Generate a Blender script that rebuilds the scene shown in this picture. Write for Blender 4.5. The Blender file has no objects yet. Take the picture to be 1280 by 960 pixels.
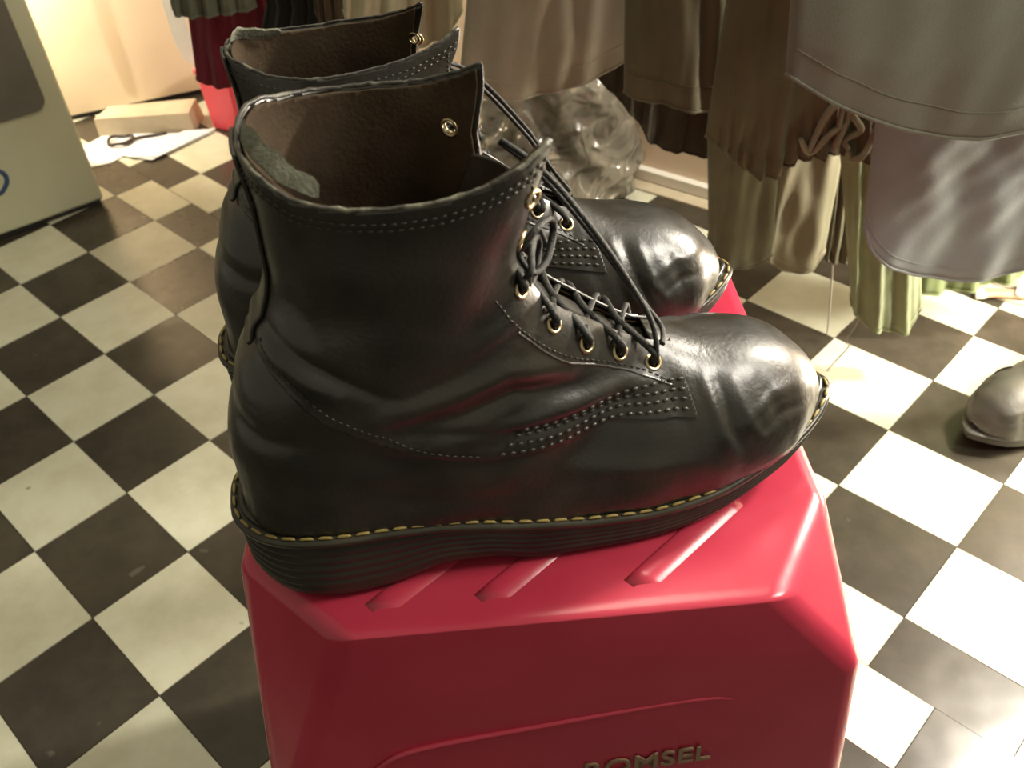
import bpy, bmesh, math, random
import numpy as np
from mathutils import Vector, Matrix
random.seed(4); rng = np.random.default_rng(4)
SC = bpy.context.scene
COL = SC.collection

# ------------------------------------------------------------------ camera
TILE = .1524
PITCH, ROLL, CAMH, FPX = math.radians(41.1), math.radians(-5.0), 5.98*TILE, 1187.0
fwd = Vector((0, math.cos(PITCH), -math.sin(PITCH))); up0 = Vector((0, math.sin(PITCH), math.cos(PITCH))); rt0 = Vector((1, 0, 0))
rt = rt0*math.cos(ROLL)+up0*math.sin(ROLL); up = up0*math.cos(ROLL)-rt0*math.sin(ROLL)
cd = bpy.data.cameras.new('camera'); cam = bpy.data.objects.new('camera', cd); COL.objects.link(cam)
m = Matrix((rt, up, -fwd)).transposed().to_4x4(); m.translation = Vector((0, 0, CAMH)); cam.matrix_world = m
cd.sensor_width = 36; cd.lens = FPX/1280*36; cd.clip_start = .02
cd.dof.use_dof = True; cd.dof.focus_distance = .55; cd.dof.aperture_fstop = 16
SC.camera = cam

# ------------------------------------------------------------------ world, lights, exposure
w = bpy.data.worlds.new('world'); SC.world = w; w.use_nodes = True
w.node_tree.nodes['Background'].inputs[0].default_value = (1, .93, .70, 1)
w.node_tree.nodes['Background'].inputs[1].default_value = .26
def area(name, loc, target, size, power, color, shape='DISK', sy=None):
    l = bpy.data.lights.new(name, 'AREA'); l.shape = shape; l.size = size; l.energy = power; l.color = color
    if sy: l.size_y = sy
    o = bpy.data.objects.new(name, l); COL.objects.link(o); o.location = loc
    o.rotation_euler = (Vector(target)-Vector(loc)).to_track_quat('-Z', 'Y').to_euler(); return o
area('key_lamp', (1.12, .93, 1.15), (.40, .62, .3), .20, 95, (1, .93, .80))
area('side_lamp', (.86, .27, 1.28), (.12, .40, .55), .34, 8, (1, .94, .82))
area('ceiling_lamp', (.15, 1.0, 2.2), (.0, .7, 0), .7, 9, (1, .93, .74))
def point(name, loc, r, power, color):
    l = bpy.data.lights.new(name, 'POINT'); l.energy = power; l.shadow_soft_size = r; l.color = color
    o = bpy.data.objects.new(name, l); COL.objects.link(o); o.location = loc
point('low_lamp', (.92, .84, .34), .06, 22, (1, .93, .78))
point('corner_lamp', (-1.05, 1.965, .50), .04, 14, (1, .88, .68))
SC.view_settings.view_transform = 'Standard'; SC.view_settings.look = 'None'
SC.view_settings.gamma = 1; SC.view_settings.use_curve_mapping = False
SC.view_settings.exposure = .42

# ------------------------------------------------------------------ materials
def mat(name, col, rough=.5, metal=0, bump=0, bscale=200, col2=None, cscale=20, coat=0, detail=4, rvar=0, spec=.5, cfac=(.35, .65), bdist=.001, sheen=0, alpha=None, trans=0):
    m = bpy.data.materials.new(name); m.use_nodes = True; nt = m.node_tree; N = nt.nodes; L = nt.links
    b = N['Principled BSDF']; b.inputs['Base Color'].default_value = (*col, 1); b.inputs['Roughness'].default_value = rough
    b.inputs['Metallic'].default_value = metal; b.inputs['Coat Weight'].default_value = coat; b.inputs['Coat Roughness'].default_value = .22
    b.inputs['Specular IOR Level'].default_value = spec; b.inputs['Sheen Weight'].default_value = sheen
    b.inputs['Transmission Weight'].default_value = trans
    tc = N.new('ShaderNodeTexCoord'); src = tc.outputs['Object']
    if col2 is not None:
        n = N.new('ShaderNodeTexNoise'); n.inputs['Scale'].default_value = cscale; n.inputs['Detail'].default_value = detail
        L.new(src, n.inputs['Vector'])
        r = N.new('ShaderNodeMapRange'); r.inputs[1].default_value = cfac[0]; r.inputs[2].default_value = cfac[1]
        L.new(n.outputs['Fac'], r.inputs[0])
        x = N.new('ShaderNodeMix'); x.data_type = 'RGBA'; x.inputs[6].default_value = (*col, 1); x.inputs[7].default_value = (*col2, 1)
        L.new(r.outputs[0], x.inputs[0]); L.new(x.outputs[2], b.inputs['Base Color'])
    if rvar:
        n = N.new('ShaderNodeTexNoise'); n.inputs['Scale'].default_value = 45; n.inputs['Detail'].default_value = 5
        L.new(src, n.inputs['Vector'])
        r = N.new('ShaderNodeMapRange'); r.inputs[1].default_value = .35; r.inputs[2].default_value = .65
        r.inputs[3].default_value = rough-rvar; r.inputs[4].default_value = rough+rvar
        L.new(n.outputs['Fac'], r.inputs[0]); L.new(r.outputs[0], b.inputs['Roughness'])
    if bump:
        n = N.new('ShaderNodeTexNoise'); n.inputs['Scale'].default_value = bscale; n.inputs['Detail'].default_value = 3
        L.new(src, n.inputs['Vector'])
        bp = N.new('ShaderNodeBump'); bp.inputs['Strength'].default_value = bump; bp.inputs['Distance'].default_value = bdist
        L.new(n.outputs['Fac'], bp.inputs['Height']); L.new(bp.outputs['Normal'], b.inputs['Normal'])
    return m
M = {}
M['leather'] = mat('black_leather', (.010, .0095, .007), .40, bump=.22, bscale=420, col2=(.024, .019, .012), cscale=30, coat=.35, rvar=.09, spec=.6)
M['lining'] = mat('brown_lining', (.028, .017, .009), .85, bump=.4, bscale=500, col2=(.060, .040, .022), cscale=25, spec=.2)
M['binding'] = mat('worn_binding', (.028, .025, .018), .45, bump=.5, bscale=300, col2=(.22, .21, .15), cscale=90, cfac=(.52, .72))
M['sole'] = mat('dark_rubber_sole', (.012, .011, .009), .38, bump=.2, bscale=150, col2=(.03, .027, .02), cscale=25)
M['welt'] = mat('welt_rubber', (.020, .018, .012), .30, bump=.15, bscale=200, col2=(.05, .045, .03), cscale=30)
M['stitch'] = mat('yellow_thread', (.36, .27, .08), .55, col2=(.20, .14, .04), cscale=60)
M['thread'] = mat('dark_thread', (.035, .032, .024), .5)
M['lace'] = mat('black_lace', (.010, .009, .007), .6, bump=.6, bscale=900)
M['brass'] = mat('brass', (.62, .50, .30), .28, metal=1)
M['greytab'] = mat('grey_webbing', (.20, .20, .15), .9, bump=.6, bscale=700, col2=(.10, .10, .07), cscale=120)
M['red'] = mat('red_plastic', (.42, .028, .058), .25, bump=.10, bscale=50, coat=.1, col2=(.49, .042, .075), cscale=12, bdist=.002)
M['redlight'] = mat('light_red_plastic', (.62, .05, .08), .35)
M['ink'] = mat('faded_ink', (.24, .15, .09), .5)
M['wall'] = mat('peach_wall', (.74, .60, .45), .8, bump=.15, bscale=60, col2=(.68, .54, .39), cscale=5)
M['white'] = mat('white_paint', (.75, .72, .64), .5, bump=.1, bscale=40)
M['base'] = mat('floor_bed', (.04, .035, .03), .8)
M['cream'] = mat('appliance_enamel', (.50, .51, .36), .42, bump=.05, bscale=30, col2=(.46, .47, .33), cscale=8)
M['greyglass'] = mat('oven_glass', (.10, .10, .08), .25, col2=(.13, .12, .10), cscale=10)
M['dark'] = mat('dark_gap', (.02, .018, .018), .7)
M['blue'] = mat('blue_ink', (.03, .06, .13), .5)
M['timber'] = mat('pale_timber', (.58, .50, .36), .6, bump=.3, bscale=60, col2=(.46, .38, .26), cscale=14)
M['paper'] = mat('white_paper', (.82, .82, .84), .6)
M['cable'] = mat('dark_cable', (.05, .035, .03), .45)
M['bag'] = mat('grey_polythene', (.14, .125, .10), .18, bump=.5, bscale=38, col2=(.24, .22, .17), cscale=9, coat=.5, spec=.9, bdist=.01)
_n = M['bag'].node_tree.nodes
for q_ in _n:
    if q_.type == 'TEX_NOISE' and abs(q_.inputs['Scale'].default_value-38) < 1: q_.inputs['Scale'].default_value = 11; q_.inputs['Distortion'].default_value = 2.2; q_.inputs['Detail'].default_value = 1.5
    if q_.type == 'BUMP': q_.inputs['Strength'].default_value = 1.0; q_.inputs['Distance'].default_value = .03
M['shoe'] = mat('dull_brown_leather', (.045, .042, .032), .5, bump=.3, bscale=200, col2=(.075, .067, .05), cscale=20)
M['tan'] = mat('tan_leather', (.42, .27, .16), .5)
def cloth(name, c, c2=None, cs=14): return mat(name, c, .9, bump=.5, bscale=900, col2=c2 or tuple(v*.8 for v in c), cscale=cs, spec=.15, sheen=.15)
C = dict(hem=cloth('grey_green_cloth', (.12, .12, .08)), red=cloth('dark_red_cloth', (.17, .018, .030)), black=cloth('black_cloth', (.012, .011, .009)),
         brown=cloth('brown_cloth', (.10, .075, .045)), beige=cloth('beige_cloth', (.42, .38, .25)), tan=cloth('tan_coat_cloth', (.30, .265, .19)),
         dark=cloth('dark_brown_cloth', (.055, .045, .028)), olive=cloth('olive_cloth', (.115, .098, .058), (.085, .085, .045), 8),
         camo=cloth('olive_cotton', (.12, .115, .062), (.085, .072, .04), 10), s1=cloth('olive_sleeve', (.15, .155, .092), (.10, .10, .06), 10),
         s2=cloth('khaki_sleeve', (.20, .18, .115), (.16, .15, .09), 10), s3=cloth('green_sleeve', (.16, .17, .095), (.22, .25, .13), 12),
         coat=cloth('grey_olive_cloth', (.13, .142, .112), (.115, .12, .088), 6), blue=cloth('grey_blue_cloth', (.205, .222, .225), (.17, .175, .16), 5),
         green=cloth('moss_cloth', (.20, .24, .10)), white=cloth('white_cloth', (.85, .82, .75)))  # white: stands in for light on the wall, used by the added strip

def tile_mat(name, ca, cb, cc, rough, wave):
    m = bpy.data.materials.new(name); m.use_nodes = True; nt = m.node_tree; N = nt.nodes; L = nt.links
    b = N['Principled BSDF']; g = N.new('ShaderNodeNewGeometry'); oi = N.new('ShaderNodeObjectInfo')
    n = N.new('ShaderNodeTexNoise'); n.inputs['Scale'].default_value = 14; n.inputs['Detail'].default_value = 8; n.inputs['Roughness'].default_value = .65
    L.new(g.outputs['Position'], n.inputs['Vector'])
    r = N.new('ShaderNodeMapRange'); r.inputs[1].default_value = .4; r.inputs[2].default_value = .68; L.new(n.outputs['Fac'], r.inputs[0])
    x = N.new('ShaderNodeMix'); x.data_type = 'RGBA'; x.inputs[6].default_value = (*ca, 1); x.inputs[7].default_value = (*cb, 1); L.new(r.outputs[0], x.inputs[0])
    # sparse marks
    n2 = N.new('ShaderNodeTexNoise'); n2.inputs['Scale'].default_value = 26; n2.inputs['Detail'].default_value = 2; L.new(g.outputs['Position'], n2.inputs['Vector'])
    r2 = N.new('ShaderNodeMapRange'); r2.inputs[1].default_value = .72; r2.inputs[2].default_value = .76; L.new(n2.outputs['Fac'], r2.inputs[0])
    y = N.new('ShaderNodeMix'); y.data_type = 'RGBA'; y.inputs[7].default_value = (*cc, 1); L.new(x.outputs[2], y.inputs[6]); L.new(r2.outputs[0], y.inputs[0])
    # per tile tone
    hs = N.new('ShaderNodeHueSaturation'); mr = N.new('ShaderNodeMapRange'); mr.inputs[3].default_value = .86; mr.inputs[4].default_value = 1.14
    L.new(oi.outputs['Random'], mr.inputs[0]); L.new(mr.outputs[0], hs.inputs['Value']); L.new(y.outputs[2], hs.inputs['Color']); L.new(hs.outputs[0], b.inputs['Base Color'])
    b.inputs['Roughness'].default_value = rough
    n3 = N.new('ShaderNodeTexNoise'); n3.inputs['Scale'].default_value = 9; n3.inputs['Detail'].default_value = 2
    L.new(g.outputs['Position'], n3.inputs['Vector'])
    bp = N.new('ShaderNodeBump'); bp.inputs['Strength'].default_value = wave; bp.inputs['Distance'].default_value = .01
    L.new(n3.outputs['Fac'], bp.inputs['Height']); L.new(bp.outputs[0], b.inputs['Normal'])
    return m
M['tile_w'] = tile_mat('white_marbled_tile', (.60, .60, .47), (.50, .49, .36), (.22, .19, .13), .42, .08)
M['tile_d'] = tile_mat('dark_marbled_tile', (.036, .031, .022), (.060, .050, .035), (.10, .09, .07), .27, .22)

# ------------------------------------------------------------------ helpers
def link(name, verts, faces, m, parent=None, smooth=False, flip=False):
    me = bpy.data.meshes.new(name); me.from_pydata([tuple(map(float, v)) for v in verts], [], [tuple(int(i) for i in (reversed(f) if flip else f)) for f in faces]); me.update()
    if m is not None: me.materials.append(m)
    if smooth: me.polygons.foreach_set('use_smooth', [True]*len(me.polygons))
    o = bpy.data.objects.new(name, me); COL.objects.link(o); o.parent = parent
    return o
def tag(o, label, cat, group=None, kind=None):
    o['label'] = label; o['category'] = cat
    if group: o['group'] = group
    if kind: o['kind'] = kind
    return o
def empty(name, loc=(0, 0, 0), rz=0):
    o = bpy.data.objects.new(name, None); COL.objects.link(o); o.location = loc; o.rotation_euler = (0, 0, rz); o.empty_display_size = .05; return o
def structure(o): o['kind'] = 'structure'; return o
def mod_bevel(o, wd, seg=2, ang=30):
    b = o.modifiers.new('bevel', 'BEVEL'); b.width = wd; b.segments = seg; b.limit_method = 'ANGLE'; b.angle_limit = math.radians(ang); b.harden_normals = False
def mod_solid(o, th, off=-1):
    s = o.modifiers.new('solid', 'SOLIDIFY'); s.thickness = th; s.offset = off
def boxvf(c, s, rz=0):
    x, y, z = [v/2 for v in s]; R = Matrix.Rotation(rz, 3, 'Z'); c = Vector(c)
    vs = [c+R@Vector((a*x, b*y, d*z)) for a in (-1, 1) for b in (-1, 1) for d in (-1, 1)]
    return vs, [(0, 1, 3, 2), (4, 6, 7, 5), (0, 4, 5, 1), (2, 3, 7, 6), (0, 2, 6, 4), (1, 5, 7, 3)]
def hullvf(pts):
    bm = bmesh.new()
    for p in pts: bm.verts.new(p)
    r = bmesh.ops.convex_hull(bm, input=bm.verts)
    junk = [g for g in r['geom_interior'] if isinstance(g, bmesh.types.BMVert)]
    bmesh.ops.delete(bm, geom=junk, context='VERTS')
    bmesh.ops.dissolve_limit(bm, angle_limit=math.radians(1.5), verts=bm.verts, edges=bm.edges)
    bm.verts.index_update(); v = [x.co.copy() for x in bm.verts]; f = [[q.index for q in x.verts] for x in bm.faces]; bm.free(); return v, f
def catmull(pts, n, closed=False):
    P = np.array(pts, float); k = len(P); out = []
    segs = k if closed else k-1
    tt = np.linspace(0, segs, n, endpoint=not closed)
    for t in tt:
        i = min(int(t), segs-1); f = t-i
        def g(j): return P[j % k] if closed else P[min(max(j, 0), k-1)]
        a, b, c, d = g(i-1), g(i), g(i+1), g(i+2)
        out.append(.5*((2*b)+(c-a)*f+(2*a-5*b+4*c-d)*f*f+(3*b-a-3*c+d)*f**3))
    return np.array(out)
def tubevf(pts, r, seg=8, closed=False, flat=1.0, radii=None):
    P = np.array(pts, float); n = len(P); V = []; F = []
    T = np.gradient(P, axis=0)
    if closed: T = np.roll(P, -1, 0)-np.roll(P, 1, 0)
    T /= np.linalg.norm(T, axis=1, keepdims=True)+1e-12
    u = np.cross(T[0], [0, 0, 1.]);
    if np.linalg.norm(u) < 1e-3: u = np.cross(T[0], [0, 1., 0])
    for i in range(n):
        u = u-T[i]*(u@T[i]); u /= np.linalg.norm(u)+1e-12; v = np.cross(T[i], u)
        rr = r if radii is None else radii[i]
        for k in range(seg):
            a = 2*math.pi*k/seg; V.append(P[i]+u*math.cos(a)*rr+v*math.sin(a)*rr*flat)
    for i in range(n if closed else n-1):
        j = (i+1) % n
        for k in range(seg):
            k2 = (k+1) % seg; F.append((i*seg+k, i*seg+k2, j*seg+k2, j*seg+k))
    if not closed: F.append(tuple(range(seg))[::-1]); F.append(tuple((n-1)*seg+k for k in range(seg)))
    return V, F
def merge(parts):
    V = []; F = []
    for v, f in parts:
        o = len(V); V += list(v); F += [tuple(i+o for i in q) for q in f]
    return V, F

# ================================================================== SETTING
# tile lattice (two patches of flooring that do not line up)
YAW = math.radians(-46.9); OX, OY = -3.454*TILE, 5.853*TILE
def L2W(u, v): 
    v *= .853; return Vector(((OX+(u*math.cos(YAW)-v*math.sin(YAW))*TILE), (OY+(u*math.sin(YAW)+v*math.cos(YAW))*TILE), 0))
def wl(x): return 2.178+.309*(x+.674)      # left wall foot
def wr(x): return 1.624-.86*(x-.265)       # right wall foot
floor = structure(link('floor', *boxvf((0, .9, -.0095), (5, 5, .01)), M['base']))
floor['label'] = 'checkerboard floor of black and white tiles'
OX += 0
def tile(u0, u1, v0, v1, white):
    c = L2W((u0+u1)/2, (v0+v1)/2)
    if c.y > wl(c.x)+.12 or c.y > wr(c.x)+.12 or abs(c.x) > 1.9: return
    # what the camera could plausibly see, with a margin
    d = c-Vector((0, 0, CAMH)); zz = d@fwd if False else d.dot(fwd)
    if zz < .1: return
    px = 640+FPX*d.dot(rt)/zz; py = 480-FPX*d.dot(up)/zz
    if not (-330 < px < 1610 and -60 < py < 1350): return
    g = .004
    q = [L2W(u0+g, v0+g), L2W(u1-g, v0+g), L2W(u1-g, v1-g), L2W(u0+g, v1-g)]
    dz = random.uniform(-.0004, .0003)
    tx, ty = random.uniform(-.004, .004), random.uniform(-.004, .004)
    V = [Vector((p.x, p.y, -.0045)) for p in q]+[Vector((p.x, p.y, dz+(p.x-c.x)*tx+(p.y-c.y)*ty)) for p in q]
    V = [v-c for v in V]
    o = link('floor_tile', V, [(3, 2, 1, 0), (4, 5, 6, 7), (0, 1, 5, 4), (1, 2, 6, 5), (2, 3, 7, 6), (3, 0, 4, 7)], M['tile_w'] if white else M['tile_d'], floor)
    o.location = c
for j in range(-9, 3):
    v1 = j+1 if j < 2 else 3.06
    for i in range(-12, 4): tile(i, i+1, j, v1, (i+j) % 2 == 0)
for i in range(4, 12):                                    # near right patch
    for jj, (a, b) in enumerate([(2.4, 3.08), (1.4, 2.4), (.4, 1.4), (-.6, .4), (-1.6, -.6)]):
        tile(i+(.09 if i > 4 else 0), i+1.09, a, b, (i+jj) % 2 == 1)
for i in range(-14, 0): tile(i+.02, i+1.02, 3.06, 3.68, (i+3) % 2 == 0)
for jj, (a, b) in enumerate([(3.68, 4.28), (4.28, 5.27), (5.27, 6.27), (6.27, 7.27), (7.27, 8.27), (8.27, 9.27)]):
    for i in range(-14, -1): tile(i+.43, i+1.43, a, b, (i+jj) % 2 == 1)
for jj, (a, b) in enumerate([(3.08, 3.70), (3.70, 4.70), (4.70, 5.70), (5.70, 6.70), (6.70, 7.70), (7.70, 8.36), (8.36, 9.36), (9.36, 10.4)]):
    for i in range(-1 if jj else 0, 12):
        tile(i+(.61 if (i > -1 and (jj or i > 0)) else (.43 if jj else .02)), i+1.61, a, b, (i+jj) % 2 == 0)
# walls
def slab(name, a, b, z0, z1, th, m, side=1):
    a = Vector((*a, 0)); b = Vector((*b, 0)); d = (b-a).normalized(); n = Vector((-d.y, d.x, 0))*side
    q = [a, b, b+n*th, a+n*th]
    V = [Vector((p.x, p.y, z)) for z in (z0, z1) for p in q]
    return link(name, V, [(3, 2, 1, 0), (4, 5, 6, 7), (0, 1, 5, 4), (1, 2, 6, 5), (2, 3, 7, 6), (3, 0, 4, 7)], m)
corner = (-.457, 2.245)
structure(slab('wall_left', (-2.4, wl(-2.4)), corner, .012, 1.9, .06, M['wall']))
structure(slab('wall_right', corner, (1.9, wr(1.9)), .018, 1.9, .06, M['wall']))
structure(slab('baseboard_left', (-2.4, wl(-2.4)+.006), (corner[0], corner[1]+.006), .0, .012, .03, M['dark']))
n = Vector((-.652, -.758, 0))
structure(slab('baseboard_right', (corner[0]+n.x*.016, corner[1]+n.y*.016), (1.9+n.x*.016, wr(1.9)+n.y*.016), .006, .026, .016, M['white']))
structure(slab('trim_1', (corner[0]+n.x*.045, corner[1]+n.y*.045), (1.9+n.x*.045, wr(1.9)+n.y*.045), .0, .004, .045, M['timber']))

# ================================================================== BOOT
# rings: F(x,z) front/top, B(x,z) back/bottom, half width, widest place k, pB, pF
RG = [((.176, .250), (.049, .246), .046, .45, 2.3, 2.7),
      ((.167, .217), (.050, .216), .044, .45, 2.3, 2.7),
      ((.155, .191), (.050, .187), .042, .45, 2.3, 2.6),
      ((.149, .173), (.0465, .162), .040, .45, 2.3, 2.5),
      ((.150, .160), (.0365, .142), .0395, .42, 2.4, 2.5),
      ((.157, .147), (.0215, .120), .0395, .38, 2.5, 2.5),
      ((.167, .135), (.0115, .095), .0395, .35, 2.6, 2.4),
      ((.178, .1245), (.009, .065), .0395, .32, 2.7, 2.4),
      ((.189, .1145), (.012, .032), .0395, .30, 2.8, 2.3),
      ((.199, .107), (.050, .018), .0395, .28, 2.8, 2.2),
      ((.210, .0998), (.100, .013), .037, .25, 3.0, 2.2),
      ((.222, .0935), (.150, .011), .041, .25, 3.0, 2.2),
      ((.237, .088), (.195, .011), .0465, .25, 3.0, 2.2),
      ((.254, .0835), (.232, .011), .0465, .25, 3.0, 2.3),
      ((.270, .0785), (.258, .013), .0435, .27, 2.8, 2.3),
      ((.285, .0715), (.279, .016), .0375, .30, 2.6, 2.3),
      ((.2955, .0620), (.290, .020), .0290, .34, 2.4, 2.2),
      ((.3045, .0510), (.3005, .025), .0185, .38, 2.3, 2.1),
      ((.3085, .040), (.307, .033), .0080, .45, 2.2, 2.1)]
OUTER = [(0, 0), (.003, -.018), (.018, -.034), (.045, -.042), (.10, -.0415), (.15, -.0455), (.20, -.0475), (.235, -.0440), (.268, -.0325), (.290, -.020), (.305, -.006)]
INNER = [(.3125, .009), (.308, .021), (.295, .033), (.275, .044), (.248, .051), (.215, .052), (.185, .047), (.145, .036), (.10, .032), (.045, .038), (.018, .032), (.003, .017)]
OUTER = [(a+max(0, a-.25)*.105, b) for a, b in OUTER]; INNER = [(a+max(0, a-.25)*.105, b) for a, b in INNER]
OUTL = catmull(OUTER+INNER, 200, True)
_ox = np.array([p[0] for p in OUTER]); _oy = np.array([p[1] for p in OUTER])
_ix = np.array([p[0] for p in INNER][::-1]); _iy = np.array([p[1] for p in INNER][::-1])
def yc_of(x): return .5*(np.interp(x, _ox, _oy)+np.interp(x, _ix, _iy))*np.clip((x-.08)/.06, 0, 1)
NU, NT = 300, 320
raw = np.array([[*a, *b, c, d, e, f] for a, b, c, d, e, f in RG], float)
R_ = catmull(raw, NU)
t = np.linspace(0, 2*math.pi, NT, endpoint=False)
S_ = (1+np.cos(t))/2
P = np.zeros((NU, NT, 3))
for i in range(NU):
    fx, fz, bx, bz, W, k, pB, pF = R_[i]
    s = S_; q = np.where(s < k, (1-np.clip((k-s)/k, 0, 1)**pB)**(1/pB), (1-np.clip((s-k)/(1-k), 0, 1)**pF)**(1/pF))
    P[i, :, 0] = bx+(fx-bx)*s; P[i, :, 2] = bz+(fz-bz)*s
    P[i, :, 1] = -np.sign(np.sin(t)+1e-15)*q*W+yc_of(P[i, :, 0])
def gnormals(P):
    du = np.gradient(P, axis=0); dt = np.roll(P, -1, 1)-np.roll(P, 1, 1)
    n = np.cross(du, dt); n /= np.linalg.norm(n, axis=2, keepdims=True)+1e-12
    if n[60, NT//4, 1] > 0: n = -n
    return n
Nn = gnormals(P)
def seg_dist(x, z, poly):
    d = np.full(x.shape, 9.); par = np.zeros(x.shape); n = len(poly)-1
    for i in range(n):
        a = np.array(poly[i]); b = np.array(poly[i+1]); ab = b-a
        tt = np.clip(((x-a[0])*ab[0]+(z-a[1])*ab[1])/(ab@ab), 0, 1)
        dd = np.hypot(x-a[0]-tt*ab[0], z-a[1]-tt*ab[1]); mk = dd < d
        d = np.where(mk, dd, d); par = np.where(mk, (i+tt)/n, par)
    return d, par
FOLDS = [  # side-view polyline, width, height
    ([(.080, .112), (.108, .116), (.135, .122), (.165, .110)], .0050, .0022),
    ([(.085, .104), (.112, .104), (.138, .110), (.168, .099)], .0050, -.0024),
    ([(.105, .091), (.150, .093), (.190, .090), (.212, .084)], .0045, .0020),
    ([(.090, .100), (.150, .086), (.195, .083)], .0030, -.0014),
    ([(.055, .116), (.085, .092), (.125, .080), (.160, .078)], .0040, .0012),
    ([(.110, .130), (.135, .142), (.150, .150)], .0060, .0014),
    ([(.095, .122), (.125, .134), (.146, .143)], .0055, -.0016),
    ([(.038, .147), (.050, .142), (.064, .128)], .0045, .0030),
    ([(.046, .150), (.062, .140), (.085, .122)], .0040, -.0022),
    ([(.022, .142), (.030, .134), (.026, .120)], .0060, .0028),
    ([(.018, .112), (.030, .106), (.045, .104)], .0050, -.0016),
    ([(.205, .096), (.215, .080), (.222, .060)], .0050, -.0010),
    ([(.232, .080), (.236, .060), (.246, .038)], .0032, .0012),
    ([(.239, .078), (.243, .058), (.252, .038)], .0026, -.0012),
    ([(.247, .076), (.252, .058), (.262, .044)], .0030, .0011),
    ([(.262, .072), (.268, .060), (.272, .046)], .0040, -.0009),
    ([(.250, .060), (.268, .066), (.288, .062)], .0030, .0010),
    ([(.255, .050), (.272, .056), (.292, .052)], .0028, -.0010),
    ([(.150, .060), (.190, .050), (.225, .046)], .0060, .0010),
    ([(.060, .075), (.090, .058), (.130, .050)], .0070, -.0008),
    ([(.060, .20), (.058, .17), (.062, .150)], .0050, -.0010),
    ([(.125, .19), (.118, .165), (.110, .150)], .0090, .0012)]
x, y, z = P[..., 0], P[..., 1], P[..., 2]
disp = np.zeros(x.shape)
for poly, wd, h in FOLDS:
    d, par = seg_dist(x, z, poly); disp += h*np.exp(-(d/wd)**2)*(.35+.65*np.sin(np.pi*np.clip(par, .04, .96)))
disp += .0006*np.sin(x*95+z*60)*np.sin(z*110-x*40+y*30)*np.clip((z-.04)/.04, 0, 1)
fade = np.clip((z-.03)/.02, 0, 1)
P0 = P+Nn*(disp*fade)[..., None]
N0 = gnormals(P0)
x, y, z = P0[..., 0], P0[..., 1], P0[..., 2]
sfr = np.broadcast_to(S_, x.shape)
RIMX = [.049, .055, .065, .081, .097, .114, .131, .148, .158, .166, .18]; RIMZ = [.226, .226, .221, .218, .2165, .217, .219, .224, .229, .236, .240]
SEAMX = [.0, .020, .032, .045, .057, .077, .092, .119, .155, .181, .218, .24]; SEAMZ = [.172, .160, .146, .133, .115, .099, .087, .077, .074, .076, .069, .066]
rim = lambda x: np.interp(x, RIMX, RIMZ)
seam = lambda x: np.interp(x, SEAMX, SEAMZ)
frontx = lambda z: np.interp(z, [.060, .070, .078, .097, .108, .125, .14], [.226, .225, .2235, .2190, .215, .245, .30])
gap = lambda z: np.interp(z, [.09, .11, .13, .15, .165, .18, .20, .23], [.0085, .0100, .0125, .0155, .019, .025, .031, .033])
EYE = [(.2078, .0915), (.1910, .1030), (.1740, .1155), (.1590, .1310), (.1450, .1560), (.1400, .1760), (.1370, .2010)]
EYES = {1: EYE, -1: EYE[:5]+[(.1465, .1800), (.1500, .2060)]}
flat = lambda A: A.reshape(-1)
def side_pt(qx, qz, sg, off=0):
    mk = (sg*y > 0.004) & (sfr > .02)
    d = np.where(mk, (x-qx)**2+(z-qz)**2, 9.); ix = np.argpartition(d.reshape(-1), 4)[:4]
    wgt = 1/(np.sqrt(d.reshape(-1)[ix])+1e-5); wgt /= wgt.sum()
    p = (P0.reshape(-1, 3)[ix]*wgt[:, None]).sum(0); nn = (N0.reshape(-1, 3)[ix]*wgt[:, None]).sum(0); nn /= np.linalg.norm(nn)
    return p+nn*off, nn
HOLES = [(side_pt(a, b, sg, 0)) for sg in (-1, 1) for a, b in EYES[sg]]
holef = np.full(x.shape, 9.)
for p, nn in HOLES: holef = np.minimum(holef, np.linalg.norm(P0-p, axis=2)-.0032)
F_rim = np.where(z > .17, rim(x)-z, .05); F_seam = z-seam(x); F_front = frontx(z)-x
F_slit = np.where(sfr > .5, np.abs(y-yc_of(x))-gap(z), .05)
F_slit = np.where((sfr > .5) & (x > .220), np.abs(y-yc_of(x))-.004, F_slit)
def gridmesh(off, fields):
    V = list((P0+N0*off).reshape(-1, 3)); A = np.stack([f.reshape(-1) for f in fields], 1) if fields else np.zeros((len(V), 1))
    i = np.arange(NU-1)[:, None]; j = np.arange(NT)[None]; j2 = (j+1) % NT
    F = np.stack([i*NT+j, i*NT+j2, (i+1)*NT+j2, (i+1)*NT+j], -1).reshape(-1, 4)
    F = [f for f in F]; A = list(A)
    Fa = np.array(F); polys = None
    for c in range(len(fields)):
        Ac = np.array([a[c] for a in A])
        out = []; cache = {}
        def edge(p, q):
            key = (p, q) if p < q else (q, p)
            if key not in cache:
                a, b = Ac[key[0]], Ac[key[1]]; r = a/(a-b)
                cache[key] = len(V); V.append(V[key[0]]*(1-r)+V[key[1]]*r); A.append(A[key[0]]*(1-r)+A[key[1]]*r)
            return cache[key]
        for f in F:
            v = [Ac[k] > 0 for k in f]
            if all(v): out.append(f); continue
            if not any(v): continue
            g = []
            for a in range(len(f)):
                p, q = int(f[a]), int(f[(a+1) % len(f)])
                if v[a]: g.append(p)
                if v[a] != v[(a+1) % len(f)]: g.append(edge(p, q))
            if len(g) > 2: out.append(g)
        F = out
    used = sorted({int(k) for f in F for k in f}); mp = {k: i for i, k in enumerate(used)}
    return np.array([V[k] for k in used]), [tuple(mp[int(k)] for k in f) for f in F]
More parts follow.
